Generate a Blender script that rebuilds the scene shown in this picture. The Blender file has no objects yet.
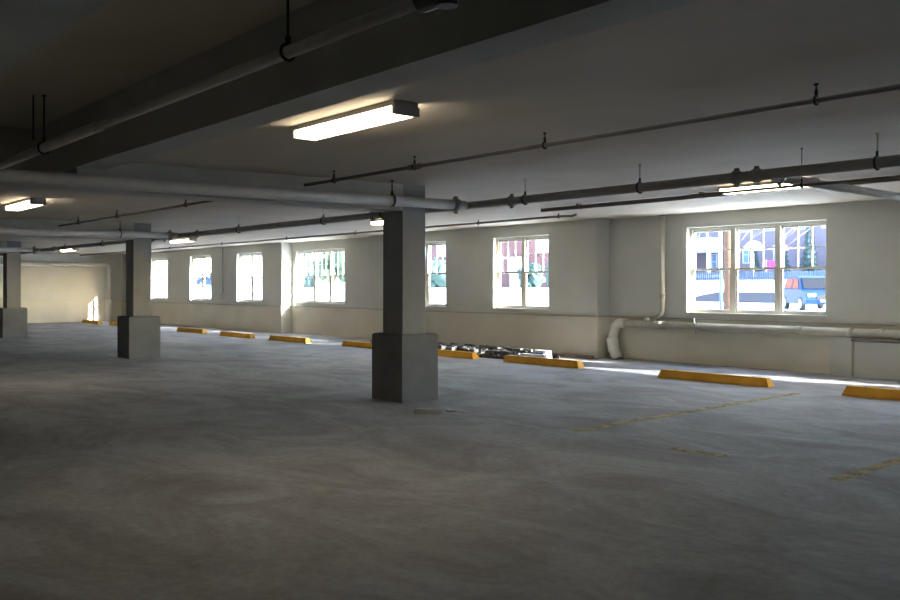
import bpy, bmesh, math, random
from mathutils import Vector, Matrix
random.seed(7)
S = bpy.context.scene
COL = S.collection
PI = math.pi

# ------------------------------------------------------------------ helpers
class MB:
    """collects shapes; build() links them as ONE mesh object"""
    def __init__(self):
        self.bm = bmesh.new()
    def box(self, x0, x1, y0, y1, z0, z1):
        v = [self.bm.verts.new(p) for p in ((x0,y0,z0),(x1,y0,z0),(x1,y1,z0),(x0,y1,z0),(x0,y0,z1),(x1,y0,z1),(x1,y1,z1),(x0,y1,z1))]
        for f in ((0,3,2,1),(4,5,6,7),(0,1,5,4),(1,2,6,5),(2,3,7,6),(3,0,4,7)):
            self.bm.faces.new([v[i] for i in f])
        return self
    def hexa(self, pts):
        v = [self.bm.verts.new(p) for p in pts]
        for f in ((0,3,2,1),(4,5,6,7),(0,1,5,4),(1,2,6,5),(2,3,7,6),(3,0,4,7)):
            self.bm.faces.new([v[i] for i in f])
        return self
    def prism(self, poly, fn0, fn1):
        """poly of 2-D points, fn0 / fn1 map a 2-D point onto the two end caps"""
        a = [self.bm.verts.new(fn0(p)) for p in poly]
        b = [self.bm.verts.new(fn1(p)) for p in poly]
        n = len(poly)
        self.bm.faces.new(a[::-1]); self.bm.faces.new(b)
        for i in range(n):
            self.bm.faces.new((a[i], a[(i+1) % n], b[(i+1) % n], b[i]))
        return self
    def tube(self, pts, r, seg=12, radii=None):
        pts = [Vector(p) for p in pts]
        rings = []
        up = None
        for i, p in enumerate(pts):
            t = (pts[min(i+1, len(pts)-1)] - pts[max(i-1, 0)]).normalized()
            if up is None:
                up = Vector((0,0,1)) if abs(t.z) < .9 else Vector((1,0,0))
            s = t.cross(up).normalized(); u = s.cross(t).normalized(); up = u
            rr = radii[i] if radii else r
            rings.append([self.bm.verts.new(p + (s*math.cos(2*PI*k/seg) + u*math.sin(2*PI*k/seg))*rr) for k in range(seg)])
        for a, b in zip(rings, rings[1:]):
            for k in range(seg):
                f = self.bm.faces.new((a[k], a[(k+1) % seg], b[(k+1) % seg], b[k])); f.smooth = True
        self.bm.faces.new(rings[0][::-1]); self.bm.faces.new(rings[-1])
        return self
    def ring(self, c, axis, R, r, seg=16, s2=6):
        c = Vector(c); axis = Vector(axis).normalized()
        a = axis.orthogonal().normalized(); b = axis.cross(a)
        rows = []
        for i in range(seg):
            d = a*math.cos(2*PI*i/seg) + b*math.sin(2*PI*i/seg)
            rows.append([self.bm.verts.new(c + d*(R + r*math.cos(2*PI*k/s2)) + axis*r*math.sin(2*PI*k/s2)) for k in range(s2)])
        for i in range(seg):
            for k in range(s2):
                f = self.bm.faces.new((rows[i][k], rows[i][(k+1) % s2], rows[(i+1) % seg][(k+1) % s2], rows[(i+1) % seg][k])); f.smooth = True
        return self
    def blob(self, c, r, sq=(1,1,1), rough=.25, sub=2, seed=0):
        rnd = random.Random(seed)
        res = bmesh.ops.create_icosphere(self.bm, subdivisions=sub, radius=1)
        for v in res['verts']:
            k = r*(1 + rnd.uniform(-rough, rough))
            v.co = Vector((c[0]+v.co.x*k*sq[0], c[1]+v.co.y*k*sq[1], c[2]+v.co.z*k*sq[2]))
        return self
    def build(self, name, mat, parent=None, origin=None, bevel=0):
        bm = self.bm
        if bevel:
            es = [e for e in bm.edges if len(e.link_faces) == 2 and e.calc_face_angle(0) > .6]
            bmesh.ops.bevel(bm, geom=es, offset=bevel, segments=2, profile=.6, affect='EDGES')
        bmesh.ops.recalc_face_normals(bm, faces=bm.faces)
        o3 = Vector(origin) if origin else (root_loc(parent) if parent else Vector((0,0,0)))
        if o3.length > 0:
            bmesh.ops.translate(bm, verts=bm.verts, vec=-o3)
        me = bpy.data.meshes.new(name); bm.to_mesh(me); bm.free()
        me.materials.append(mat)
        o = bpy.data.objects.new(name, me); COL.objects.link(o)
        if parent:
            o.parent = parent
        elif origin:
            o.location = o3
        return o

def root_loc(o):
    v = Vector((0,0,0))
    while o:
        v += o.location; o = o.parent
    return v

def tag(o, label=None, cat=None, group=None, kind=None):
    for k, v in (('label', label), ('category', cat), ('group', group), ('kind', kind)):
        if v: o[k] = v
    return o

def thing(name, label, cat, loc, group=None, kind=None):
    o = bpy.data.objects.new(name, None); COL.objects.link(o); o.location = loc
    o.empty_display_size = .2
    return tag(o, label, cat, group, kind)

def dup(root, loc, label, group=None, rot=None):
    r = root.copy(); COL.objects.link(r); r.location = loc
    if rot is not None: r.rotation_euler = rot
    r['label'] = label
    if group: r['group'] = group
    for ch in list(root.children):
        c = ch.copy(); COL.objects.link(c); c.parent = r
        for g in list(ch.children):
            d = g.copy(); COL.objects.link(d); d.parent = c
    return r

def arc(c, a0, a1, R, ux, uy, n=8):
    c = Vector(c); ux = Vector(ux); uy = Vector(uy)
    return [c + ux*R*math.cos(a0+(a1-a0)*i/n) + uy*R*math.sin(a0+(a1-a0)*i/n) for i in range(n+1)]

# ------------------------------------------------------------------ materials
def mat(name, col, rough=.7, metal=0, c2=None, scale=3, bump=0, bscale=40, spec=.3, detail=6, lo=.35, hi=.65):
    m = bpy.data.materials.new(name); m.use_nodes = True
    nt = m.node_tree; N = nt.nodes; L = nt.links
    b = N['Principled BSDF']
    b.inputs['Base Color'].default_value = (*col, 1); b.inputs['Roughness'].default_value = rough
    b.inputs['Metallic'].default_value = metal; b.inputs['Specular IOR Level'].default_value = spec
    tc = N.new('ShaderNodeTexCoord')
    if c2:
        n = N.new('ShaderNodeTexNoise'); n.inputs['Scale'].default_value = scale; n.inputs['Detail'].default_value = detail
        r = N.new('ShaderNodeValToRGB'); r.color_ramp.elements[0].position = lo; r.color_ramp.elements[1].position = hi
        r.color_ramp.elements[0].color = (*c2, 1); r.color_ramp.elements[1].color = (*col, 1)
        L.new(tc.outputs['Object'], n.inputs['Vector']); L.new(n.outputs['Fac'], r.inputs['Fac']); L.new(r.outputs['Color'], b.inputs['Base Color'])
    if bump:
        n = N.new('ShaderNodeTexNoise'); n.inputs['Scale'].default_value = bscale; n.inputs['Detail'].default_value = 4
        bp = N.new('ShaderNodeBump'); bp.inputs['Strength'].default_value = bump; bp.inputs['Distance'].default_value = .02
        L.new(tc.outputs['Object'], n.inputs['Vector']); L.new(n.outputs['Fac'], bp.inputs['Height']); L.new(bp.outputs['Normal'], b.inputs['Normal'])
    return m

def floor_mat():
    m = bpy.data.materials.new('dusty_concrete'); m.use_nodes = True
    nt = m.node_tree; N = nt.nodes; L = nt.links; b = N['Principled BSDF']
    tc = N.new('ShaderNodeTexCoord')
    def noise(scale, detail=6, rough=.6, dist=0, st=None):
        n = N.new('ShaderNodeTexNoise'); n.inputs['Scale'].default_value = scale; n.inputs['Detail'].default_value = detail
        n.inputs['Roughness'].default_value = rough; n.inputs['Distortion'].default_value = dist
        if st:
            mp = N.new('ShaderNodeMapping'); mp.inputs['Scale'].default_value = st
            L.new(tc.outputs['Object'], mp.inputs['Vector']); L.new(mp.outputs['Vector'], n.inputs['Vector'])
        else:
            L.new(tc.outputs['Object'], n.inputs['Vector'])
        return n
    def ramp(src, p0, c0, p1, c1):
        r = N.new('ShaderNodeValToRGB'); e = r.color_ramp.elements
        e[0].position, e[1].position = p0, p1; e[0].color, e[1].color = (*c0,1), (*c1,1)
        L.new(src, r.inputs['Fac']); return r
    def mix(fac, a, bb, mode='MIX'):
        x = N.new('ShaderNodeMix'); x.data_type = 'RGBA'; x.blend_type = mode
        if isinstance(fac, float): x.inputs[0].default_value = fac
        else: L.new(fac, x.inputs[0])
        L.new(a, x.inputs[6]); L.new(bb, x.inputs[7]); return x.outputs[2]
    base = ramp(noise(.55, 8, .65, .3).outputs['Fac'], .33, (.27,.258,.25), .68, (.395,.40,.425))
    dust = ramp(noise(1.3, 10, .72, .8).outputs['Fac'], .36, (.235,.205,.175), .62, (.415,.42,.445))
    streak = ramp(noise(.8, 9, .68, .9, (.75, 1.3, 1)).outputs['Fac'], .38, (.17,.163,.165), .60, (.455,.46,.485))
    fine = ramp(noise(14, 6, .7).outputs['Fac'], .3, (.70,.70,.70), .62, (1,1,1))
    c = mix(.45, base.outputs['Color'], dust.outputs['Color'])
    c = mix(.48, c, streak.outputs['Color'])
    c = mix(.7, c, fine.outputs['Color'], 'MULTIPLY')
    # pale scuffs with a shape of their own
    sc = ramp(noise(2.6, 10, .72, 1.2, (1, 2.2, 1)).outputs['Fac'], .62, (0,0,0), .72, (1,1,1))
    pale = N.new('ShaderNodeRGB'); pale.outputs[0].default_value = (.52,.50,.47,1)
    mm = N.new('ShaderNodeMath'); mm.operation = 'MULTIPLY'; mm.inputs[1].default_value = .35
    L.new(sc.outputs['Color'], mm.inputs[0])
    c = mix(mm.outputs[0], c, pale.outputs[0])
    L.new(c, b.inputs['Base Color'])
    rr = N.new('ShaderNodeMapRange'); rr.inputs['To Min'].default_value = .55; rr.inputs['To Max'].default_value = 1.15
    L.new(noise(1.3).outputs['Fac'], rr.inputs['Value']); L.new(rr.outputs['Result'], b.inputs['Roughness'])
    b.inputs['Specular IOR Level'].default_value = .35
    bp = N.new('ShaderNodeBump'); bp.inputs['Strength'].default_value = .25; bp.inputs['Distance'].default_value = .01
    L.new(noise(18, 8).outputs['Fac'], bp.inputs['Height']); L.new(bp.outputs['Normal'], b.inputs['Normal'])
    return m

def glass_mat():
    m = bpy.data.materials.new('window_glass'); m.use_nodes = True
    nt = m.node_tree; N = nt.nodes; L = nt.links
    for n in list(N): N.remove(n)
    out = N.new('ShaderNodeOutputMaterial'); mx = N.new('ShaderNodeMixShader')
    t = N.new('ShaderNodeBsdfTransparent'); g = N.new('ShaderNodeBsdfGlossy'); g.inputs['Roughness'].default_value = .02
    t.inputs['Color'].default_value = (.93,.95,.95,1)
    mx.inputs[0].default_value = .06
    L.new(t.outputs[0], mx.inputs[1]); L.new(g.outputs[0], mx.inputs[2]); L.new(mx.outputs[0], out.inputs[0])
    return m

def emit_mat(name, col, s):
    m = bpy.data.materials.new(name); m.use_nodes = True
    b = m.node_tree.nodes['Principled BSDF']
    b.inputs['Base Color'].default_value = (.9,.9,.88,1)
    b.inputs['Emission Color'].default_value = (*col,1); b.inputs['Emission Strength'].default_value = s
    return m

def line_mat():
    """worn yellow road paint: gaps show the concrete under it"""
    m = bpy.data.materials.new('worn_yellow_paint'); m.use_nodes = True
    nt = m.node_tree; N = nt.nodes; L = nt.links; b = N['Principled BSDF']
    b.inputs['Base Color'].default_value = (.66,.52,.28,1); b.inputs['Roughness'].default_value = 1.15
    tc = N.new('ShaderNodeTexCoord'); n = N.new('ShaderNodeTexNoise'); n.inputs['Scale'].default_value = 7; n.inputs['Detail'].default_value = 8
    n.inputs['Roughness'].default_value = .7
    r = N.new('ShaderNodeValToRGB'); r.color_ramp.elements[0].position = .32; r.color_ramp.elements[1].position = .55
    r.color_ramp.elements[1].color = (.7,.7,.7,1)
    L.new(tc.outputs['Object'], n.inputs['Vector']); L.new(n.outputs['Fac'], r.inputs['Fac']); L.new(r.outputs['Color'], b.inputs['Alpha'])
    return m

def brick_mat(name, c1, c2, mortar, scale=4):
    m = bpy.data.materials.new(name); m.use_nodes = True
    nt = m.node_tree; N = nt.nodes; L = nt.links; b = N['Principled BSDF']; b.inputs['Roughness'].default_value = .85
    tc = N.new('ShaderNodeTexCoord'); mp = N.new('ShaderNodeMapping'); mp.inputs['Rotation'].default_value = (PI/2,0,0)
    k = N.new('ShaderNodeTexBrick'); k.inputs['Scale'].default_value = scale
    k.inputs['Color1'].default_value = (*c1,1); k.inputs['Color2'].default_value = (*c2,1); k.inputs['Mortar'].default_value = (*mortar,1)
    L.new(tc.outputs['Object'], mp.inputs['Vector']); L.new(mp.outputs['Vector'], k.inputs['Vector']); L.new(k.outputs['Color'], b.inputs['Base Color'])
    return m

def siding_mat(name, c1, c2, pitch=4):
    m = bpy.data.materials.new(name); m.use_nodes = True
    nt = m.node_tree; N = nt.nodes; L = nt.links; b = N['Principled BSDF']; b.inputs['Roughness'].default_value = .7
    tc = N.new('ShaderNodeTexCoord'); w = N.new('ShaderNodeTexWave'); w.bands_direction = 'Z'; w.wave_profile = 'SAW'; w.inputs['Scale'].default_value = pitch
    r = N.new('ShaderNodeValToRGB'); r.color_ramp.elements[0].color = (*c2,1); r.color_ramp.elements[1].color = (*c1,1); r.color_ramp.elements[1].position = .2
    L.new(tc.outputs['Object'], w.inputs['Vector']); L.new(w.outputs['Fac'], r.inputs['Fac']); L.new(r.outputs['Color'], b.inputs['Base Color'])
    return m

M = dict(
    floor=floor_mat(),
    ceil=mat('painted_ceiling', (.62,.565,.475), .85, c2=(.55,.495,.41), scale=.7, bump=.15, bscale=9),
    beam=mat('beam_paint', (.50,.51,.485), .8, c2=(.44,.445,.42), scale=2, bump=.15, bscale=30),
    wall=mat('wall_paint', (.64,.645,.605), .75, c2=(.58,.585,.545), scale=.9, bump=.12, bscale=25),
    wains=mat('wainscot_paint', (.70,.67,.575), .75, c2=(.63,.60,.505), scale=1.1, bump=.15, bscale=22),
    dado=mat('dado_cap_grey', (.47,.455,.41), .7, c2=(.40,.39,.35), scale=5),  # ledge cap drawn as a darker grey line than wall and wainscot
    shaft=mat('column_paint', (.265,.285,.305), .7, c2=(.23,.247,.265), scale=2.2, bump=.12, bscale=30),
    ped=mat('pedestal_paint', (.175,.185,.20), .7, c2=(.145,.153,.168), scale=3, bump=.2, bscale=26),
    yellow=mat('wheel_stop_yellow', (.74,.40,.045), .6, c2=(.62,.31,.03), scale=5, bump=.1, bscale=40),
    pipe=mat('painted_pipe', (.48,.47,.44), .45, c2=(.42,.41,.385), scale=4),
    darkpipe=mat('grey_iron_pipe', (.33,.33,.33), .5, metal=.1, c2=(.27,.27,.27), scale=4),
    conduit=mat('brown_conduit', (.20,.175,.15), .5, c2=(.15,.13,.11), scale=4),
    greyconduit=mat('grey_conduit', (.42,.43,.47), .5, c2=(.36,.37,.41), scale=5),
    palepipe=mat('pale_painted_pipe', (.64,.62,.57), .45, c2=(.57,.55,.5), scale=4),
    galv=mat('galvanised_pipe', (.70,.72,.75), .28, metal=.25, spec=.6, c2=(.62,.64,.67), scale=6),
    black=mat('black_steel', (.035,.034,.033), .5),
    whitepipe=mat('white_plastic_pipe', (.80,.79,.75), .45, c2=(.74,.72,.67), scale=5),
    wallpipe=mat('cream_painted_pipe', (.58,.56,.50), .5, c2=(.50,.48,.42), scale=5),
    frame=mat('window_frame_paint', (.62,.60,.53), .6, c2=(.55,.53,.46), scale=6),
    glass=glass_mat(),
    lamp=emit_mat('lit_lens', (1,.84,.62), 5.0),
    lamphouse=mat('lamp_housing', (.32,.31,.29), .5),
    line=line_mat(),
    block=mat('grey_block', (.115,.112,.107), .9, c2=(.08,.078,.073), scale=8, bump=.2, bscale=30),
    board=mat('white_board', (.72,.73,.75), .6, c2=(.62,.63,.66), scale=5),
    navy=mat('dark_blue_plastic', (.03,.04,.09), .5),
    wood=mat('brown_board', (.22,.15,.10), .8, c2=(.15,.10,.07), scale=12),
    scrap=mat('scrap_grey', (.55,.54,.53), .8, c2=(.4,.39,.38), scale=9),
    snow=mat('snow', (.86,.88,.92), .8, c2=(.78,.81,.87), scale=.6, bump=.4, bscale=1.5),
    asphalt=mat('wet_asphalt', (.022,.025,.036), .95, spec=.05, c2=(.016,.018,.026), scale=1.5),
    pole=mat('brown_pole_wood', (.06,.03,.018), .85, c2=(.035,.018,.011), scale=6),
    brick=brick_mat('red_brick', (.10,.028,.03), (.08,.022,.024), (.12,.09,.09), 1.2),
    white=mat('white_paint', (.35,.35,.35), .6),
    siding=siding_mat('mauve_siding', (.10,.085,.115), (.07,.06,.082)),
    wsiding=siding_mat('white_siding', (.74,.74,.74), (.58,.58,.6)),
    roof=mat('grey_roof', (.10,.10,.11), .8, c2=(.08,.075,.08), scale=3),
    bglass=mat('blue_window_glass', (.10,.18,.30), .15, spec=.6),
    fence=mat('blue_grey_fence_paint', (.045,.07,.11), .75, c2=(.035,.055,.09), scale=3),
    conifer=mat('conifer_green', (.03,.055,.06), .9, c2=(.018,.035,.037), scale=2.5),
    green=mat('leaf_green', (.045,.072,.045), .9, c2=(.025,.042,.026), scale=2.5),
    teal=mat('teal_shrub', (.035,.065,.06), .9, c2=(.02,.04,.035), scale=2.5),
    bark=mat('bark', (.16,.12,.10), .9),
    pink=mat('pink_canvas', (.3,.06,.13), .7),
    magenta=mat('magenta_canvas', (.28,.03,.2), .7),
    carblue=mat('car_blue_paint', (.006,.022,.07), .5, metal=.0, spec=.12),
    carglass=mat('car_glass', (.012,.011,.012), .15, spec=.25),
    tyre=mat('tyre_rubber', (.02,.02,.02), .9),
    chrome=mat('light_lens', (.8,.82,.85), .2, metal=.5),
)

def struct(name, mb, m, label=None):
    o = mb.build(name, m); o['kind'] = 'structure'
    if label: o['label'] = label
    return o

# ------------------------------------------------------------------ the room shell
XL, XR, YF = -39.5, 9.0, -9.0          # end wall, right wall, front wall
YP, YR, YO = 14.6, 15.0, 15.35         # projecting wall face, recessed wall face, outer face
ZS, ZH, ZM = .98, 2.67, 1.84           # window sill, head, meeting rail
def zc(y): return 2.80 + (y-3.25)*.0128   # underside of the slab, a slight fall

struct('floor', MB().box(XL-.4, XR+.4, YF-.4, YO, -.3, 0), M['floor'])

cm = MB()
y0, y1 = 3.25, YO+.05
cm.hexa([(XL-.4,y0,zc(y0)),(XR+.4,y0,zc(y0)),(XR+.4,y1,zc(y1)),(XL-.4,y1,zc(y1)),(XL-.4,y0,3.7),(XR+.4,y0,3.7),(XR+.4,y1,3.7),(XL-.4,y1,3.7)])
cm.box(XL-.4, XR+.4, YF-.4, y0, 3.28, 3.7)
struct('ceiling', cm, M['ceil'])

# window wall: (x0, x1, inner face, [(wx0, wx1, bays)])
SEG = [(XL, -25.5, YP, [(-36.4,-34.6,2), (-32.47,-30.66,2), (-28.61,-26.81,2)]),
       (-25.5, -20.6, YR, [(-25.28,-22.45,3)]),
       (-20.6, -12.3, YP, [(-19.05,-17.26,2), (-15.50,-13.70,2)]),
       (-12.3, 2.6, YR, [(-10.35,-7.50,3), (-4.70,-1.85,3)]),
       (2.6, XR, YP, [(4.2,6.0,2)])]
wm, tm, cap = MB(), MB(), MB()
for x0, x1, yf, wins in SEG:
    YO2 = 14.86 if yf == YP else 15.25
    wm.box(x0, x1, yf, YO2, -.2, ZS)
    wm.box(x0, x1, yf, YO2, ZH, 3.2)
    c = x0
    for a, b, n in wins:
        wm.box(c, a, yf, YO2, ZS, ZH); c = b
    wm.box(c, x1, yf, YO2, ZS, ZH)
    tm.box(x0, x1, yf-.035, yf, 0, .862)
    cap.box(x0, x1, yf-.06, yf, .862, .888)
for xe in (-25.5, -20.48, -12.3):
    wm.box(xe-.12, xe, YP+.26, 15.25, -.2, 3.2)
wm.box(2.6, 2.72, YP+.26, 15.25, -.2, 3.2)
# returns of the piers get the same dado
for xe in (-25.5, -12.3):
    tm.box(xe, xe+.035, YP-.035, YR-.035, 0, .862)
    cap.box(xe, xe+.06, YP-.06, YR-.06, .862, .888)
blk = MB().box(-7.35, 2.6, YR-.19, YR-.035, 0, .64)
struct('wall_back', wm, M['wall'])
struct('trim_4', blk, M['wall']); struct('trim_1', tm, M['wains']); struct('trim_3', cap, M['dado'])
struct('wall_left', MB().box(XL-.4, XL, YF-.4, YO, -.2, 3.5), M['wall'])
struct('trim_2', MB().box(XL, XL+.035, YF, YP-.055, 0, .865).box(XL, XL+.055, YF, YP-.055, .865, .885), M['wains'])
struct('wall_right', MB().box(XR, XR+.4, YF-.4, YO, -.2, 3.5), M['wall'])
struct('wall_front', MB().box(XL-.4, XR+.4, YF-.4, YF, -.2, 3.5), M['wall'])

# windows
def window(idx, x0, x1, yf, n):
    t = thing('window_%d' % idx, None, None, ((x0+x1)/2, yf+.17, ZS), kind='structure')
    ya, yb = yf+.11, yf+.20
    MB().box(x0, x0+.05, ya, yb, ZS, ZH).box(x1-.05, x1, ya, yb, ZS, ZH).box(x0+.05, x1-.05, ya, yb, ZH-.05, ZH).box(x0+.05, x1-.05, ya, yb, ZS, ZS+.045).build('window_frame', M['frame'], t)
    MB().box(x0+.002, x1-.002, yf-.03, ya, ZS-.001, ZS+.022).build('window_sill', M['frame'], t, bevel=.006)
    bw = (x1-x0-.1)/n
    for i in range(n):
        a, b = x0+.05+bw*i, x0+.05+bw*(i+1)
        if i:
            MB().box(a-.048, a+.048, ya-.005, yf+.185, ZS+.045, ZH-.05).build('mullion', M['frame'], t)
            a += .048
        if i < n-1: b -= .048
        for nm, z0, z1, yy in (('upper_sash', ZM-.02, ZH-.05, yf+.152), ('lower_sash', ZS+.045, ZM+.025, yf+.118)):
            f = .036
            m = MB().box(a, a+f, yy, yy+.032, z0, z1).box(b-f, b, yy, yy+.032, z0, z1).box(a+f, b-f, yy, yy+.032, z0, z0+f+.008).box(a+f, b-f, yy, yy+.032, z1-f-.004, z1)
            s = m.build(nm, M['frame'], t)
            MB().box(a+f-.004, b-f+.004, yy+.014, yy+.018, z0+f, z1-f).build('pane', M['glass'], s)
            if nm == 'upper_sash':
                g = MB()
                for k in (1, 2):
                    xc = a+f+(b-a-2*f)*k/3
                    g.box(xc-.011, xc+.011, yy+.006, yy+.026, z0+f, z1-f)
                zz = (z0+z1)/2
                g.box(a+f, b-f, yy+.008, yy+.024, zz-.009, zz+.009)
                g.build('muntin', M['frame'], s)
    return t
k = 0
for x0, x1, yf, wins in SEG:
    for a, b, n in wins:
        k += 1; window(k, a, b, yf, n)

# ------------------------------------------------------------------ columns and beams
CX = [-9.47, -18.77, -28.6]
def column(x, label):
    y = 7.29
    t = thing('concrete_column', label, 'column', (x, y, 0))
    hx, hy = .335, (.30 if x > -10 else .335)
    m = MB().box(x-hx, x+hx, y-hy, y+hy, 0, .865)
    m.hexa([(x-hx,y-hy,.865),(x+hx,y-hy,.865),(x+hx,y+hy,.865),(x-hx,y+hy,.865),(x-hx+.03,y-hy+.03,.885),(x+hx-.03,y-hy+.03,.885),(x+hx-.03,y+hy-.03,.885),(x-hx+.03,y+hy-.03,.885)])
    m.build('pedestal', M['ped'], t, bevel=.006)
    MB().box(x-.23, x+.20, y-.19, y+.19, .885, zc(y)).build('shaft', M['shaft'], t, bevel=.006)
    return t
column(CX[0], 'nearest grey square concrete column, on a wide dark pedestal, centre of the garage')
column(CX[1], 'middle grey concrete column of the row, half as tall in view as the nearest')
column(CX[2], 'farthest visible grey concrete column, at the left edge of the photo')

def beam(x0, x1, ya, yb, z0, z1, label, grp):
    o = MB().box(x0, x1, ya, yb, z0, z1).build('concrete_beam', M['beam'], None, ((x0+x1)/2, (ya+yb)/2, z1), bevel=.008)
    return tag(o, label, 'beam', grp)
for x, l in zip(CX, ('cross beam carried by the nearest column, behind the thick grey pipe', 'cross beam carried by the middle column, under the left ceiling light', 'cross beam carried by the farthest column at the left edge')):
    m = MB()
    xa, xb = x-.21, x+.22
    yb = 7.095
    m.box(xa, xb, YF, 3.25, 2.50, 2.61); m.box(xa, xb, 2.962, 3.25, 2.61, 2.708); m.box(xa-1.45, xa-1.03, YF, 2.95, 2.61, 3.285)
    m.hexa([(xa,3.25,2.50),(xb,3.25,2.50),(xb,yb,2.50),(xa,yb,2.50),(xa,3.25,zc(3.25)+.005),(xb,3.25,zc(3.25)+.005),(xb,yb,zc(yb)+.005),(xa,yb,zc(yb)+.005)])
    tag(m.build('concrete_beam', M['beam'], None, (x, 3, 3.28)), l, 'beam', 'cross beams on the column line')
beam(CX[0]-1.24, XR, 2.96, 3.25, 2.71, 3.285, 'deep grey beam running lengthwise overhead beside the lit ceiling lamp', 'lengthwise beams')
beam(CX[0]-1.24, XR, 1.0, 1.35, 2.71, 3.285, 'dim lengthwise beam in the top left corner of the photo', 'lengthwise beams')
# ------------------------------------------------------------------ pipes
def hanger(parent, x, y, z, r, ztop, axis, m=M['black'], wide=.018, name='pipe_hanger', rod=None):
    h = MB()
    h.ring((x,y,z), axis, r+.006, .010)
    h.tube([(x,y,z+r+.01),(x,y,z+r+.05)], wide*.9, 8)
    o = h.build(name, m, parent)
    q = MB().tube([(x,y,z+r+.04),(x,y,ztop)], wide*.42, 8).tube([(x,y,ztop-.012),(x,y,ztop)], wide*1.2, 10)
    q.build('hanger_rod', rod or m, o)
    return o
def coupling(parent, p, axis, r, L=.10, m=M['darkpipe'], bolts=True):
    p = Vector(p); a = Vector(axis).normalized()
    c = MB().tube([p-a*L/2, p-a*L*.3, p-a*L*.3, p+a*L*.3, p+a*L*.3, p+a*L/2], r, 14, [r*1.12, r*1.12, r*1.3, r*1.3, r*1.12, r*1.12])
    if bolts:
        s = Vector((0,0,1)) if abs(a.z) < .5 else Vector((1,0,0))
        for q in (-1, 1):
            c.tube([p+s*q*r*1.2-a*L*.2, p+s*q*r*1.55-a*L*.2, p+s*q*r*1.55+a*L*.2, p+s*q*r*1.2+a*L*.2], r*.25, 6)
    return c.build('coupling', m, parent)

# main pipe along the bays, dark in the photo
t = thing('sprinkler_main', 'long dark grey iron pipe hung lengthwise below the ceiling, passing the nearest column', 'pipe', (-17, 8, 2.6))
MB().tube([(-39.4,8,2.6),(-20,8,2.6),(-9,8,2.6),(8.9,8,2.6)], .052, 14).build('pipe_run', M['darkpipe'], t)
for x in (-8.15, -4.93, -4.71, -19.09, -17.45, -19.82, -27, -11.2):
    coupling(t, (x,8,2.6), (1,0,0), .054)
for x in (-7.91, -6.13, -3.54, -10.93, -12.6, -15.6, -23, -26, -30, -34):
    hanger(t, x, 8, 2.6, .054, zc(8), (1,0,0), wide=.014, rod=M['ceil'])
t = thing('small_conduit', 'thin dark conduit running just under the long grey iron pipe', 'conduit', (-1, 8.3, 2.51))
MB().tube([(-5.7,8.3,2.497),(8.9,8.3,2.497)], .014, 8).build('conduit_run', M['conduit'], t)
for x in (-4.4,-1.4,2.5):
    hanger(t, x, 8.3, 2.497, .015, zc(8.3), (1,0,0), wide=.010, name='conduit_hanger')

# branch pipes beside the cross beams
def branch(x, label, zs=(2.53,2.595)):
    t = thing('branch_pipe', label, 'pipe', (x, 4, 2.56))
    za, zb = zs
    y = lambda v: za + (zb-za)*(v-2)/5.0
    MB().tube([(x,-8.9,za),(x,2,za),(x,7.94,zb+.005)], .066, 16).build('pipe_run', M['pipe'], t)
    coupling(t, (x, 7.78, zb), (0,1,0), .066, .12)
    for yy in (6.72,):
        hanger(t, x, yy, y(yy), .068, zc(yy), (0,1,0))
    return t
branch(-8.99, 'thick light grey pipe crossing in front of the nearest column top')
branch(-18.3, 'grey pipe crossing in front of the middle column top')
branch(-28.1, 'grey pipe crossing beside the farthest column top')

# lateral galvanised pipe towards the wide window
t = thing('lateral_pipe', 'shiny galvanised pipe leaving the long iron pipe at upper right', 'pipe', (-4.5, 11, 2.53))
MB().tube([(-4.56,8.07,2.575),(-4.56,14.98,2.56)], .046, 14).build('pipe_run', M['galv'], t)
coupling(t, (-4.56,8.16,2.575), (0,1,0), .046, .09)

# near pipe below the deep beam
t = thing('overhead_pipe', 'pale pipe on long black hanger rods beside the deep overhead beam', 'pipe', (-5, 2.5, 2.79))
MB().tube([(-10.70,2.5,2.79),(-7.25,2.5,2.795)], .046, 14).tube([(-7.3,2.5,2.795),(-3.1,2.5,2.79)], .036, 14).build('pipe_run', M['palepipe'], t)
c = MB(); c.tube([(-3.12,2.5,2.79),(-2.8,2.5,2.79)], .06, 12); c.tube([(-2.95,2.5,2.72),(-2.95,2.5,2.9)], .05, 12); c.tube([(-2.8,2.5,2.79),(2.5,2.5,2.79)], .036, 12)
c.build('valve_fitting', M['black'], t)
hanger(t, -8.73, 2.5, 2.79, .047, 3.28, (1,0,0)); hanger(t, -4.3, 2.5, 2.79, .038, 3.28, (1,0,0))
MB().tube([(-8.78,2.42,2.86),(-8.78,2.42,3.28)], .008, 6).build('hanger_rod', M['black'], t)

# thin conduit crossing the lit bay
t = thing('ceiling_conduit', 'thin brown conduit crossing the ceiling beyond the nearest lamp', 'conduit', (-6, 5.6, 2.72))
MB().tube([(-9.23,5.6,2.72),(8.9,5.6,2.72)], .019, 10).build('conduit_run', M['conduit'], t)
for x in (-8.6,-7.11,-5.3,-2.87,.2,3.5):
    hanger(t, x, 5.6, 2.72, .02, zc(5.6), (1,0,0), wide=.013, name='conduit_hanger')
MB().tube([(-7.2,5.6,2.72),(-7.02,5.6,2.72)], .03, 10).build('conduit_coupling', M['conduit'], t)
t = thing('ceiling_conduit', 'thin brown conduit on the ceiling between the nearest and middle columns', 'conduit', (-14, 5.6, 2.72))
MB().tube([(-18.54,5.6,2.72),(-9.69,5.6,2.72)], .019, 10).build('conduit_run', M['conduit'], t)
for x in (-17.4,-15.4,-12.6):
    hanger(t, x, 5.6, 2.72, .02, zc(5.6), (1,0,0), wide=.013, name='conduit_hanger')

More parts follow.
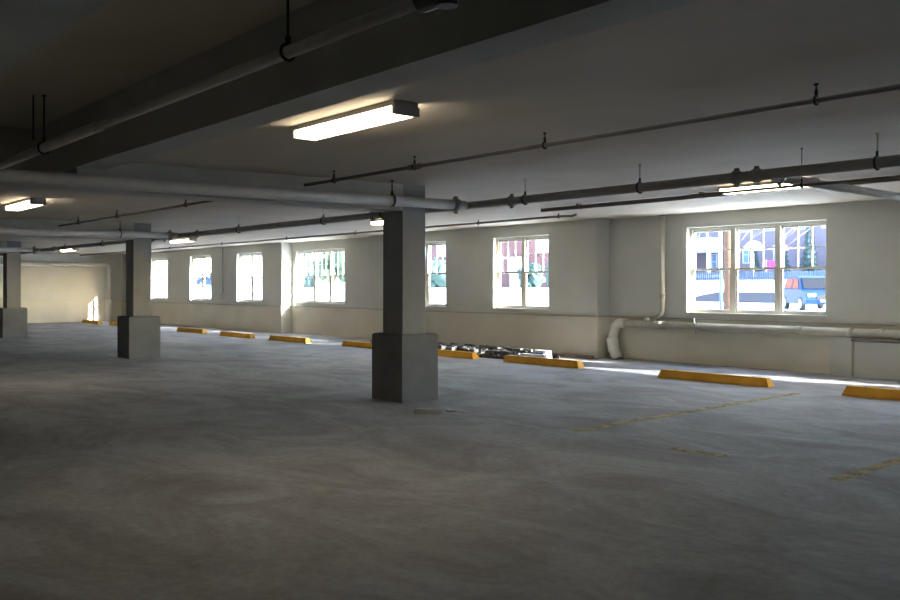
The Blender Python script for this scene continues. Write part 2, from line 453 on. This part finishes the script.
# conduits close to the window wall
t = thing('wall_top_conduit', 'thin brown pipe under the ceiling above the two-bay windows', 'conduit', (-25, 12.75, 2.86))
MB().tube([(-39.4,12.75,2.86),(-11.6,12.75,2.86),(-11.35,12.75,2.85),(-11.25,12.75,2.875)], .024, 10).build('conduit_run', M['conduit'], t)
for x in (-11.7,-14,-16.2,-18.6,-22,-26,-30,-34):
    hanger(t, x, 12.75, 2.86, .025, zc(12.75), (1,0,0), wide=.012, name='conduit_hanger')
t = thing('lamp_conduit', 'brown conduit strip on the ceiling before the wide window', 'conduit', (-4, 11.4, 2.85))
MB().box(-10.85, 8.9, 11.365, 11.435, 2.815, 2.875).build('conduit_run', M['conduit'], t)
for x in (-10,-7.6,-4,-1): MB().box(x-.02, x+.02, 11.35, 11.45, 2.81, zc(11.4)).build('conduit_strap', M['conduit'], t)

# drain pipe at the wide window
t = thing('drain_pipe', 'thick cream drain pipe running along the wall below the wide window', 'pipe', (-9, 14.86, .74))
zp = .735; rp = .072
MB().tube([(-11.75,14.85,zp),(2.5,14.85,zp)], rp, 16).build('pipe_run', M['wallpipe'], t)
e = MB()
pts = arc((-11.86,14.85,zp-.16), PI/2, PI*.98, .17, (1,0,0), (0,0,1), 6)
pts += [Vector((-12.05,14.82,.48)), Vector((-12.04,14.79,.36))]
e.tube([Vector((-11.74,14.85,zp))]+pts, .098, 14)
e.build('elbow', M['whitepipe'], t)
MB().tube([(-12.045,14.79,.42),(-12.0,14.77,.2),(-11.84,14.74,.0)], .1, 14, [.125,.12,.115]).build('floor_drop', M['whitepipe'], t)
MB().tube([(-11.0,14.85,zp),(-10.76,14.85,zp)], .085, 14).build('tee_fitting', M['wallpipe'], t)
MB().tube([(-11.2,14.85,zp),(-11.2,14.85,zp+.14)], .05, 12).build('cleanout_plug', M['wallpipe'], t)
for x in (-7.9, -7.0, -6.5):
    MB().tube([(x-.05,14.85,zp),(x+.05,14.85,zp)], .083, 14).build('pipe_collar', M['wallpipe'], t)
st = MB()
st.tube([(-10.02,14.76,zp+.16),(-9.98,14.76,zp-.14)], .008, 6); st.ring((-10,14.85,zp), (1,0,0), .08, .007)
st.build('pipe_strap', M['darkpipe'], t)
riser = thing('riser_pipe', 'vertical cream pipe on the wall left of the wide window', 'pipe', (-10.85, 14.9, 1.8))
pts = [Vector((-10.85,14.9,2.945)), Vector((-10.85,14.9,1.05))] + arc((-11.0,14.9,1.05), 0, -PI/2*.75, .15, (1,0,0), (0,0,1), 6)
MB().tube(pts+[Vector((-11.02,14.9,.845))], .048, 14).build('pipe_run', M['wallpipe'], riser)
MB().tube([(-10.85,14.9,1.30),(-10.85,14.9,1.42)], .058, 14).build('pipe_collar', M['wallpipe'], riser)
MB().tube([(-10.86,14.9,2.86),(-10.86,14.9,2.93)], .058, 14).build('pipe_flange', M['wallpipe'], riser)
t = thing('low_pipe', 'thin dark pipe low on the wall at the right edge', 'pipe', (-5, 14.8, .6))
MB().tube([(-6.93,14.72,.62),(2.4,14.72,.62)], .028, 10).build('pipe_run', M['conduit'], t)
MB().tube([(-6.93,14.72,.62),(-6.93,14.76,.6),(-6.93,14.76,.0)], .02, 8).build('pipe_leg', M['wallpipe'], t)

# electrical drop between two far windows
t = thing('wall_mounted_conduit', 'grey vertical conduit ending in a small box between two far windows', 'conduit', (-29.65, 14.57, 1.2))
MB().tube([(-29.65,14.57,1.25),(-29.65,14.57,2.94)], .022, 8).build('conduit_run', M['greyconduit'], t)
MB().box(-29.73,-29.57,14.5,14.6,1.05,1.25).build('junction_box', M['wallpipe'], t, bevel=.006)

# far corner pipe
t = thing('corner_drain_pipe', 'pale pipe along the far end wall turning down in the corner', 'pipe', (-39.3, 14, 1))
MB().tube([(-39.3,2,2.45),(-39.3,13.8,2.45)]+arc((-39.3,13.8,2.33), PI/2, 0, .12, (0,1,0), (0,0,1), 5)+[Vector((-39.3,13.92,.9))], .085, 12).build('pipe_run', M['whitepipe'], t)
MB().tube([(-39.3,13.92,0),(-39.3,13.92,.95)], .13, 12).build('pipe_base', M['whitepipe'], t)

# ------------------------------------------------------------------ ceiling lights
def lamp(x0, x1, y, label, first=[None]):
    xc = (x0+x1)/2; zt = zc(y); L = 1.36
    if first[0] is None:
        t = thing('ceiling_light', label, 'ceiling light', (xc, y, zt), 'fluorescent ceiling lights')
        a, b = xc-L/2, xc+L/2
        MB().box(a, b, y-.107, y+.107, zt-.04, zt).build('housing', M['lamphouse'], t, bevel=.004)
        # wraparound lens with sloped sides
        prof = [(-.105,-.041),(.105,-.041),(.105,-.062),(.088,-.098),(-.088,-.098),(-.105,-.062)]
        MB().prism(prof, lambda p: (a+.02, y+p[0], zt+p[1]), lambda p: (b-.02, y+p[0], zt+p[1])).build('lens', M['lamp'], t)
        for xa, xb in ((a-.012, a+.019), (b-.019, b+.012)):
            pe = [(-.06,0),(.06,0),(.06,-.034),(.112,-.036),(.112,-.101),(-.112,-.101),(-.112,-.036),(-.06,-.034)]
            MB().prism(pe, lambda p: (xa, y+p[0], zt+p[1]), lambda p: (xb, y+p[0], zt+p[1])).build('end_cap', M['lamphouse'], t)
        first[0] = t
        return t
    return dup(first[0], (xc, y, zt), label)
lamp(-6.32, -4.96, 3.83, 'large lit fluorescent ceiling light near the top centre')
lamp(-15.2, -13.84, 3.88, 'lit fluorescent ceiling light at the left edge of the photo')
lamp(-7.0, -5.64, 11.0, 'lit fluorescent light above the wide window, half behind the iron pipe')
lamp(-15.2, -13.84, 10.9, 'lit fluorescent light seen just left of the nearest column')
lamp(-25.3, -23.94, 10.85, 'lit fluorescent light above the far two-bay windows')
lamp(-34.0, -32.64, 10.4, 'tiny lit fluorescent light near the far end wall')

# ------------------------------------------------------------------ wheel stops and floor markings
def stop_mesh():
    t = thing('wheel_stop', '', 'wheel stop', (0, 0, 0), 'yellow wheel stops along the window wall')
    L = 1.0
    prof = [(-.085,0),(.085,0),(.085,.03),(.055,.135),(-.055,.135),(-.085,.03)]
    m = MB().prism(prof, lambda p: (-L+(p[1]*.45), p[0], p[1]), lambda p: (L-(p[1]*.45), p[0], p[1]))
    m.build('stop_body', M['yellow'], t, bevel=.010)
    for sx in (-.7, .7):
        MB().tube([(sx,0,.128),(sx,0,.139)], .018, 10).build('anchor_bolt', M['black'], t)
    return t
stops = [(-4.85, 12.2, 0, 'yellow wheel stop cut off by the right edge of the photo'),
         (-8.0, 12.3, .01, 'yellow wheel stop in front of the wide window'),
         (-11.9, 12.5, 0, 'yellow wheel stop before the white scraps, right of the grey blocks'),
         (-14.75, 12.45, .01, 'yellow wheel stop just right of the nearest column pedestal'),
         (-18.0, 12.68, 0, 'yellow wheel stop just left of the nearest column pedestal'),
         (-21.5, 12.55, .01, 'second yellow wheel stop to the left of the nearest column'),
         (-24.5, 12.5, -.01, 'yellow wheel stop third from the nearest column, towards the middle column'),
         (-27.9, 12.6, 0, 'yellow wheel stop just right of the middle column'),
         (-34.3, 12.6, 0, 'tiny far yellow wheel stop just left of the middle column'),
         (-37.5, 12.6, 0, 'farthest yellow wheel stop, by the end wall')]
s0 = stop_mesh()
for i, (x, y, r, l) in enumerate(stops):
    if i == 0:
        s0.location = (x, y, 0); s0.rotation_euler = (0,0,r); s0['label'] = l
    else:
        dup(s0, (x, y, 0), l, rot=(0,0,r))

def line(x, ya, yb, w, label, dx=0):
    m = MB(); m.hexa([(x-w,ya,0),(x+w,ya,0),(x+dx+w,yb,0),(x+dx-w,yb,0),(x-w,ya,.003),(x+w,ya,.003),(x+dx+w,yb,.003),(x+dx-w,yb,.003)])
    tag(m.build('parking_line', M['line'], None, (x, (ya+yb)/2, 0)), label, 'parking line', 'worn yellow parking lines')
line(-6.2, 6.95, 11.9, .06, 'long faint yellow parking line ending between two wheel stops', -.18)
line(-3.32, 6.75, 11.6, .055, 'yellow parking line at the right edge of the floor', -.06)
m = MB(); m.hexa([(-4.95,6.88,0),(-4.42,6.92,0),(-4.42,7.02,0),(-4.95,6.98,0),(-4.95,6.88,.003),(-4.42,6.92,.003),(-4.42,7.02,.003),(-4.95,6.98,.003)])
tag(m.build('paint_mark', M['line'], None, (-4.7,6.95,0)), 'short worn yellow paint mark on the floor between the parking lines', 'paint mark')

# ------------------------------------------------------------------ rubble strip and scraps
r = random.Random(3)
base = MB().box(-.105,.105,-.06,.06,0,.075).build('grey_block', M['block'], None, None, bevel=.012)
cells = []
gx = -18.9
while gx < -12.75:
    for j in range(8):
        yy = 12.86 + j*.17
        cells.append((gx, yy))
    gx += .262
first = True
def put(x, y, z, rx, ry, rz, sc):
    global first
    o = base if first else base.copy()
    if not first: COL.objects.link(o)
    first = False
    o.location = (x,y,z); o.rotation_euler = (rx,ry,rz); o.scale = sc
    tag(o, 'loose grey concrete block in the rubble strip behind the wheel stops', 'block', 'grey blocks in the rubble strip')
for (x, y) in cells:
    if r.random() < .06: continue
    if -16.9 < x < -13.9 and y > 14.0 and r.random() < .3: continue
    if x < -17.0 and y < 12.95: continue
    if abs(x+18) < 1.15 and y < 12.97: continue
    if x > -13.2 and y > 13.0 : continue
    put(x + r.uniform(-.012,.012), y + r.uniform(-.01,.01), 0, 0, 0, r.uniform(-.13,.13), (r.uniform(.85,1.05), r.uniform(.8,1.05), r.uniform(.7,1.15)))
for (x, y) in cells:
    if x > -13.3 or x < -17.9 or y > 13.9: continue
    if r.random() < .5:
        put(x+.13, y+.05, .09, r.uniform(-.05,.05), r.uniform(-.05,.05), r.uniform(-.4,.4), (.95,.9,.9))

def flat(name, c, sx, sy, sz, rz, m, label, cat, rx=0):
    o = MB().box(-sx,sx,-sy,sy,0,sz).build(name, m, None, None, bevel=.006)
    o.location = c; o.rotation_euler = (rx,0,rz)
    return tag(o, label, cat)
flat('white_board_scrap', (-12.9,13.3,0), .28,.07,.11, .25, M['board'], 'white board scrap lying at the right end of the grey blocks', 'scrap board')
flat('white_board_scrap', (-13.05,13.72,0), .2,.08,.16, -.15, M['board'], 'short white board scrap standing behind the dark blue plastic piece', 'scrap board')
flat('plastic_scrap', (-13.0,13.5,0), .2,.05,.13, .1, M['navy'], 'crumpled dark blue plastic piece between white board scraps', 'plastic scrap')
t = MB().tube([(0,0,0),(0,0,.02),(0,0,.12),(0,0,.13)], .07, 12, [.06,.07,.07,.055]).build('small_can', M['black'], None)
t.location = (-12.42,13.45,0); tag(t, 'small black can standing at the end of the white scraps', 'can')
flat('brown_board', (-12.9,14.3,0), .75,.05,.07, -.03, M['wood'], 'brown wooden board lying against the wall right of the grey blocks', 'board')
o = MB(); o.hexa([(-.16,-.07,0),(.17,-.05,0),(.15,.07,0),(-.12,.08,0),(-.15,-.06,.06),(.15,-.05,.05),(.14,.06,.035),(-.11,.07,.055)])
o = o.build('concrete_scrap', M['scrap'], None); o.location = (-8.22,6.66,0); o.rotation_euler = (0,0,.9)
tag(o, 'flat broken scrap lying on the floor beside the nearest column', 'scrap')
o = MB().blob((0,0,.012), .07, (1.3,.8,.2), .3, 1, 4).build('concrete_scrap', M['scrap'], None); o.location = (-8.16,6.98,0)
tag(o, 'small crumb of debris right of the flat scrap by the column', 'scrap')

# ------------------------------------------------------------------ outside
def gz(x, y):
    pts = [(15.35,.30),(46,.34),(50,.42),(58,1.12),(61.5,1.25),(64,1.75),(67,2.02),(74,2.1),(90,2.7),(160,4)]
    z = pts[-1][1]
    for (a, za), (b, zb) in zip(pts, pts[1:]):
        if a <= y <= b:
            z = za+(zb-za)*(y-a)/(b-a); break
    if x < -38:
        k = min(1, (-38-x)/7); q = max(0, min(1, (y-20)/24)); q = q*q*(3-2*q)
        z = max(z, z*(1-k) + k*(.30+1.12*q))
    return z
gm = bmesh.new()
xs = [-190+5*i for i in range(49)]; ys = [15.36+.0, 18, 22, 26, 30, 34, 38, 42, 46, 48, 50, 52, 54, 56, 58, 60, 61.5, 62.8, 64, 65.5, 67, 70, 74, 80, 90, 110, 160]
grid = [[gm.verts.new((x, y, gz(x, y) + random.uniform(-.03,.03)*(1 if y > 16 else 0))) for x in xs] for y in ys]
for a, b in zip(grid, grid[1:]):
    for i in range(len(xs)-1):
        f = gm.faces.new((a[i], a[i+1], b[i+1], b[i])); f.smooth = True
me = bpy.data.meshes.new('snow_ground'); gm.to_mesh(me); gm.free(); me.materials.append(M['snow'])
o = bpy.data.objects.new('snow_ground', me); COL.objects.link(o)
tag(o, 'sunlit snow covering the ground outside the windows', 'snow', kind='structure')
rm = bmesh.new()
cols = []
for x in [-37+4*i for i in range(16)]:
    cols.append([rm.verts.new((x, y, gz(x, y)-.04)) for y in (51,52,54,56,57.6)])
for a, b in zip(cols, cols[1:]):
    for i in range(4): rm.faces.new((a[i], b[i], b[i+1], a[i+1]))
ex = bmesh.ops.extrude_face_region(rm, geom=list(rm.faces)); bmesh.ops.translate(rm, verts=[v for v in ex['geom'] if isinstance(v, bmesh.types.BMVert)], vec=(0,0,.10))
bmesh.ops.recalc_face_normals(rm, faces=rm.faces)
me = bpy.data.meshes.new('road'); rm.to_mesh(me); rm.free(); me.materials.append(M['asphalt'])
o = bpy.data.objects.new('road', me); COL.objects.link(o); tag(o, 'grey cleared road between snow banks seen through the wide window', 'road', kind='structure')

def P(x, y): return Vector((x, y, gz(x, y)))
# utility pole and thin grey sign post
p = P(-23.9, 38)
t = thing('utility_pole', 'thick brown wooden utility pole standing in the snow outside', 'pole', p)
MB().tube([p+Vector((0,0,-.1)), p+Vector((0,0,9))], .19, 14, [.2,.15]).build('pole_trunk', M['pole'], t)
MB().box(p.x-1.1,p.x+1.1,p.y-.26,p.y-.14,8.2,8.36).build('crossarm', M['pole'], t)
p = P(-23.05, 36)
p = P(-23.0, 36)
t = thing('grey_post', 'thin grey post standing beside the brown utility pole', 'post', p)
MB().tube([p+Vector((0,0,-.1)), p+Vector((0,0,5))], .07, 10).build('post_tube', M['fence'], t)
MB().tube([p+Vector((0,0,5)), p+Vector((0,0,5.06))], .09, 10).build('post_cap', M['fence'], t)

# picket fence
t = thing('picket_fence', 'blue grey picket fence along the top of the snow bank', 'fence', P(-40, 72))
rl = MB(); rl.box(-62,-28,72.05,72.1,2.25,2.35).box(-62,-28,72.05,72.1,2.65,2.73); rl.build('fence_rail', M['fence'], t)
pk = MB(); x = -62
while x < -28:
    z = gz(x,72)
    pk.hexa([(x,71.99,z-.05),(x+.17,71.99,z-.05),(x+.17,72.05,z-.05),(x,72.05,z-.05),(x+.03,71.99,2.86),(x+.14,71.99,2.86),(x+.14,72.05,2.86),(x+.03,72.05,2.86)])
    x += .22
tag(pk.build('fence_pickets', M['fence'], t), kind='stuff')

# houses
def win(parent, x0, x1, y, z0, z1, fr=.09, m=M['bglass'], mullion=True, dy=-1):
    f = MB(); d0, d1 = y-.06, y+.05
    f.box(x0-fr,x0,d0,d1,z0-fr,z1+fr).box(x1,x1+fr,d0,d1,z0-fr,z1+fr).box(x0,x1,d0,d1,z1,z1+fr).box(x0,x1,d0,d1,z0-fr,z0)
    if mullion: f.box((x0+x1)/2-.04,(x0+x1)/2+.04,d0,d1,z0,z1).box(x0,x1,d0,d1,(z0+z1)/2-.04,(z0+z1)/2+.04)
    o = f.build('window', M['white'], parent)
    MB().box(x0,x1,y-.02,y+.04,z0,z1).build('pane', m, o)
z0 = gz(-54,80)-.2
t = thing('porch_house', 'mauve house with a white porch beyond the utility pole', 'house', (-56, 84, z0))
MB().box(-68,-52.4,82,92,z0,9.2).build('house_wall', M['siding'], t)
MB().prism([(-69,9.2),(-52.3,9.2),(-60.7,13.6)], lambda q: (q[0],81.3,q[1]), lambda q: (q[0],92.7,q[1])).build('roof', M['roof'], t)
MB().box(-68,-52.2,79.6,81.98,5.1,6.6).build('porch_beam', M['white'], t)
MB().box(-68,-52.2,79.6,81.98,z0,z0+.7).build('porch_floor', M['white'], t)
for x in (-67,-62,-58.2,-56.2,-54.4,-52.4):
    MB().box(x-.14,x+.14,79.7,79.98,z0+.7,5.1).build('porch_post', M['white'], t)
win(t, -55.9,-55.0,82, 6.95,8.4); win(t, -60.2,-59.3,82, 6.95,8.4); win(t, -54.0,-52.9,82,3.4,4.9); win(t,-57.8,-56.6,82,3.4,4.9)

z0 = gz(-42,82)-.2
t = thing('purple_house', 'pale purple house rising behind the conifer hedge', 'house', (-43, 87, z0))
MB().box(-52.2,-32,82.4,92.4,z0,10.2).build('house_wall', M['siding'], t)
MB().prism([(81.6,10.2),(93.2,10.2),(87.4,14.5)], lambda q: (-52.2,q[0],q[1]), lambda q: (-31,q[0],q[1])).build('roof', M['roof'], t)
for x in (-50.6,-47.6,-44.6,-41.6,-38.4,-35.4): win(t, x, x+1.2, 82.4, 7.2, 8.9)
for x in (-50.0,-46.6): win(t, x, x+1.2, 82.4, 4.0, 5.6)

# brick building behind the two-bay windows
z0 = 1.1
t = thing('brick_building', 'red brick building with white windows outside the two-bay windows', 'building', (-60, 56, z0))
MB().box(-72,-49.2,56,68,z0,10).build('brick_wall', M['brick'], t)
MB().box(-72.3,-48.9,55.7,68.3,10,10.4).build('parapet', M['white'], t)
for x in (-71,-67.6,-64.2,-60.6,-56.9,-53.9,-51.0):
    if x != -56.9: win(t, x+.15, x+1.75, 56, 4.55, 6.3)
    win(t, x+.15, x+1.75, 56, 7.2, 9.0)
MB().box(-56.9,-55.3,55.6,55.99,1.2,4.0).build('entry_door', M['white'], t)
MB().box(-57.1,-55.1,54.6,55.99,4.0,4.16).build('door_canopy', M['white'], t)

# trees and shrubs
def crown(parent, name, m, c, R, H, n, seed, spread=.75, lo=.15):
    r = random.Random(seed); mb = MB()
    for i in range(n):
        a = r.uniform(0, 2*PI); h = r.uniform(lo, 1); w = R*(1-.45*h)*spread*math.sqrt(r.random())
        mb.blob((c[0]+w*math.cos(a), c[1]+w*math.sin(a), c[2]+h*H), R*r.uniform(.22,.42), (1,1,1.1), .35, 2, seed*100+i)
    return mb.build(name, m, parent)
def tree(name, x, y, R, H, m, label, cat, seed, n=26, group=None, trunk=True):
    p = P(x, y); t = thing(name, label, cat, p, group)
    if trunk: MB().tube([p+Vector((0,0,-.1)), p+Vector((0,0,H*.75))], R*.08, 8, [R*.1,R*.05]).build('trunk', M['bark'], t)
    crown(t, 'crown', m, p, R, H, n, seed)
    return t
def conifer(x, y, R, H, label, seed):
    p = P(x, y); t = thing('conifer_tree', label, 'tree', p, 'conifers beyond the fence')
    MB().tube([p+Vector((0,0,-.1)), p+Vector((0,0,H*.9))], .12, 8, [.14,.04]).build('trunk', M['bark'], t)
    r = random.Random(seed); mb = MB()
    for i in range(9):
        h = .1+.1*i; rr = R*(1-h*.75)
        k = 14; ring = []
        for q in range(k):
            a = 2*PI*q/k; f = rr*(1.0 if q % 2 else .72)*r.uniform(.9,1.1)
            ring.append(mb.bm.verts.new((p.x+f*math.cos(a), p.y+f*math.sin(a), p.z+h*H-.05*H*(1 if q % 2 else .3))))
        top = mb.bm.verts.new((p.x,p.y,p.z+(h+.16)*H)); bot = mb.bm.verts.new((p.x,p.y,p.z+h*H))
        for q in range(k):
            mb.bm.faces.new((ring[q], ring[(q+1)%k], top)); mb.bm.faces.new((ring[(q+1)%k], ring[q], bot))
    mb.build('crown', M['conifer'], t)
for i, (x, y, R, H, l) in enumerate([(-47.0,79.5,.95,3.0,'low dark conifer below the white dome canopy'),
        (-43.9,79,1.1,4.4,'dark conifer left of the hedge row behind the parked car'),(-41.3,79.3,1.25,5.0,'tall dark conifer in the middle of the hedge row behind the parked car'),
        (-38.7,79,1.2,4.5,'dark conifer right of the hedge row, above the car roof'),(-36.1,79.2,1.25,4.9,'dark conifer at the right end of the hedge row')]):
    conifer(x, y, R, H, l, i)
tree('round_shrub', -46.4, 51, 2.1, 1.9, M['teal'], 'teal green shrub in the snow under the right brick window', 'shrub', 11, 20)
tree('round_shrub', -51.2, 52.5, 1.5, 1.7, M['teal'], 'teal green shrub in the snow left of the other by the brick wall', 'shrub', 12, 16)
tree('round_shrub', -60.5, 50.5, 2.2, 1.9, M['teal'], 'teal green shrub below the brick wall right of the nearest column', 'shrub', 13, 18)
tree('leafy_tree', -70.5, 46, 2.4, 5.2, M['green'], 'green leafy tree outside the far wide window', 'tree', 14, 26)
tree('leafy_tree', -96, 58, 3.0, 6.0, M['teal'], 'grey green tree outside the far two-bay window', 'tree', 15, 22)
def bare(x, y, H, label, seed):
    p = P(x, y); t = thing('bare_tree', label, 'tree', p, 'bare winter trees')
    r = random.Random(seed)
    MB().tube([p+Vector((0,0,-.1)), p+Vector((.1,0,H*.5)), p+Vector((.25,0,H))], .16, 8, [.2,.13,.03]).build('trunk', M['bark'], t)
    b = MB()
    for i in range(16):
        h = r.uniform(.3,.92)*H; a = r.uniform(0,2*PI); L = (H-h)*.6+.4
        q = p+Vector((.12*h/H*2,0,h)); e = q+Vector((math.cos(a)*L, math.sin(a)*L, L*.8))
        b.tube([q, (q+e)/2+Vector((0,0,.1)), e], .03, 5, [.05,.035,.012])
    b.build('branches', M['bark'], t)
bare(-47.0, 76, 7, 'bare winter tree behind the white dome canopy', 1)
bare(-43.3, 77, 7, 'bare winter tree above the pink parasol', 2)
bare(-66.0, 48.5, 7, 'bare winter tree right of the green leafy tree', 3)

# canopies
def parasol(x, y, zc_, R, H, m, name, label):
    g = gz(x,y); t = thing(name, label, 'parasol', (x,y,g))
    MB().tube([(x,y,g-.05),(x,y,zc_+H)], .04, 8).build('pole', M['white'], t)
    mb = MB(); n = 16; rings = []
    for i in range(6):
        a = i/5*PI/2; rr = R*math.cos(a*.96); z = zc_+H*math.sin(a)
        rings.append([mb.bm.verts.new((x+rr*math.cos(2*PI*k/n), y+rr*math.sin(2*PI*k/n), z)) for k in range(n)])
    for a, b in zip(rings, rings[1:]):
        for k in range(n): mb.bm.faces.new((a[k],a[(k+1)%n],b[(k+1)%n],b[k])).smooth = True
    mb.bm.faces.new(rings[-1]); mb.bm.faces.new(rings[0][::-1])
    mb.build('canopy', m, t)
parasol(-43.6, 73.5, 4.85, .85, .85, M['white'], 'dome_canopy', 'white dome canopy standing behind the picket fence')
parasol(-40.9, 73.5, 4.75, .62, .62, M['pink'], 'pink_parasol', 'pink parasol standing behind the picket fence')
g = gz(-41,73)
t = thing('magenta_banner', 'magenta cloth banner hung behind the picket fence', 'banner', (-41.3,73,g))
MB().box(-42.0,-40.9,72.97,73.0,3.0,3.85).build('banner_cloth', M['magenta'], t)
MB().tube([(-42.05,73,g-.05),(-42.05,73,3.9)], .04, 8).tube([(-40.85,73,g-.05),(-40.85,73,3.9)], .04, 8).build('banner_posts', M['white'], t)

# parked car (built facing +x, then turned)
def car(x, y, ang, label, sc=1.06):
    t = thing('parked_car', label, 'car', (0,0,0))
    W = .9
    low = [(-2.25,.32),(2.2,.30),(2.3,.5),(2.24,.78),(1.2,.98),(-2.1,1.02),(-2.3,.8),(-2.32,.5)]
    MB().prism(low, lambda p: (p[0],-W,p[1]), lambda p: (p[0],W,p[1])).build('car_body', M['carblue'], t, bevel=.05)
    cab0 = [(-2.05,1.0),(1.25,.96),(.45,1.56),(-.2,1.64),(-1.75,1.58)]
    def cabf(s): return lambda p: (p[0], s*(W-.06-max(0,p[1]-1.0)*.28), p[1])
    MB().prism(cab0, cabf(-1), cabf(1)).build('cabin', M['carblue'], t, bevel=.03)
    def side(s, poly):
        f0 = lambda p: (p[0], s*(W-.055-max(0,p[1]-1.0)*.28), p[1]); f1 = lambda p: (p[0], s*(W-.035-max(0,p[1]-1.0)*.28), p[1])
        return MB().prism(poly, f0, f1).build('side_window', M['carglass'], t)
    for s in (-1, 1):
        side(s, [(-.32,1.05),(.92,1.03),(.38,1.48),(-.32,1.54)])
        side(s, [(-1.7,1.06),(-.4,1.05),(-.4,1.54),(-1.55,1.5)])
    MB().hexa([(1.2,-.7,1.02),(1.2,.7,1.02),(.52,.6,1.53),(.52,-.6,1.53),(1.23,-.7,1.03),(1.23,.7,1.03),(.55,.6,1.545),(.55,-.6,1.545)]).build('windscreen', M['carglass'], t)
    for s in (-1, 1):
        MB().box(2.2,2.29,s*.62-.17,s*.62+.17,.66,.8).build('headlight', M['chrome'], t, bevel=.02)
    MB().box(2.24,2.31,-.4,.4,.55,.72).build('grille', M['tyre'], t, bevel=.01)
    MB().box(2.3,2.335,-.26,.26,.42,.52).build('number_plate', M['white'], t)
    for wx in (-1.4, 1.42):
        for s in (-1, 1):
            w = MB().tube([(wx,s*.72,.33),(wx,s*.74,.33),(wx,s*.90,.33),(wx,s*.92,.33)], .33, 20, [.30,.33,.33,.30]).build('wheel', M['tyre'], t)
            MB().tube([(wx,s*.90,.33),(wx,s*.935,.33)], .2, 14).build('hubcap', M['chrome'], w)
    t.location = P(x, y) + Vector((0,0,-.01)); t.rotation_euler = (0,0,ang); t.scale = (sc,sc,sc)
    return t
c0 = car(-22.75, 43.9, math.radians(-47), 'blue car parked in the snow at the right side of the wide window')
c1 = dup(c0, P(-97.5, 47)+Vector((0,0,-.01)), 'small blue car parked far outside the distant two-bay window', rot=(0,0,math.radians(10)))
# far white house for the distant windows
z0 = 1.2
t = thing('white_house', 'white clapboard house far outside the distant two-bay windows', 'house', (-118, 66, z0))
MB().box(-132,-104,64,74,z0,8.5).build('house_wall', M['wsiding'], t)
MB().prism([(63.2,8.5),(74.8,8.5),(69,12.5)], lambda q: (-133,q[0],q[1]), lambda q: (-103,q[0],q[1])).build('roof', M['roof'], t)
for x in (-130,-126,-121,-116,-111,-107): win(t, x, x+1.6, 64, 3, 5)

# ------------------------------------------------------------------ light
sun = bpy.data.lights.new('sun', 'SUN'); sun.energy = 17.0; sun.angle = math.radians(.6); sun.color = (1,.985,.96)
so = bpy.data.objects.new('sun', sun); COL.objects.link(so)
d = Vector((-2.8,-1,-.98)).normalized()
so.rotation_euler = d.to_track_quat('-Z','Y').to_euler(); so.location = (20,40,20)

w = bpy.data.worlds.new('sky'); S.world = w; w.use_nodes = True
N = w.node_tree.nodes; L = w.node_tree.links
bg = N['Background']; sk = N.new('ShaderNodeTexSky'); sk.sky_type = 'NISHITA'; sk.sun_disc = False
sk.sun_elevation = math.radians(18); sk.sun_rotation = math.atan2(2.8, 1.0); sk.air_density = 1; sk.dust_density = 1.0
L.new(sk.outputs[0], bg.inputs[0]); bg.inputs[1].default_value = 1.15

# ------------------------------------------------------------------ camera
cam = bpy.data.cameras.new('camera'); co = bpy.data.objects.new('camera', cam); COL.objects.link(co); S.camera = co
cam.sensor_width = 36; cam.lens = 890/900*36; cam.shift_y = -13/900; cam.clip_end = 500; cam.clip_start = .05
co.location = (0,0,1.5)
co.rotation_euler = Vector((-.7604,.6494,0)).to_track_quat('-Z','Y').to_euler()

S.view_settings.view_transform = 'Standard'; S.view_settings.look = 'None'; S.view_settings.gamma = 1
S.view_settings.use_curve_mapping = False
S.view_settings.exposure = 2.03
c = S.cycles
c.use_denoising = True
c.max_bounces = 10; c.diffuse_bounces = 8; c.glossy_bounces = 4; c.transparent_max_bounces = 16
c.sample_clamp_indirect = 6; c.caustics_reflective = False; c.caustics_refractive = False
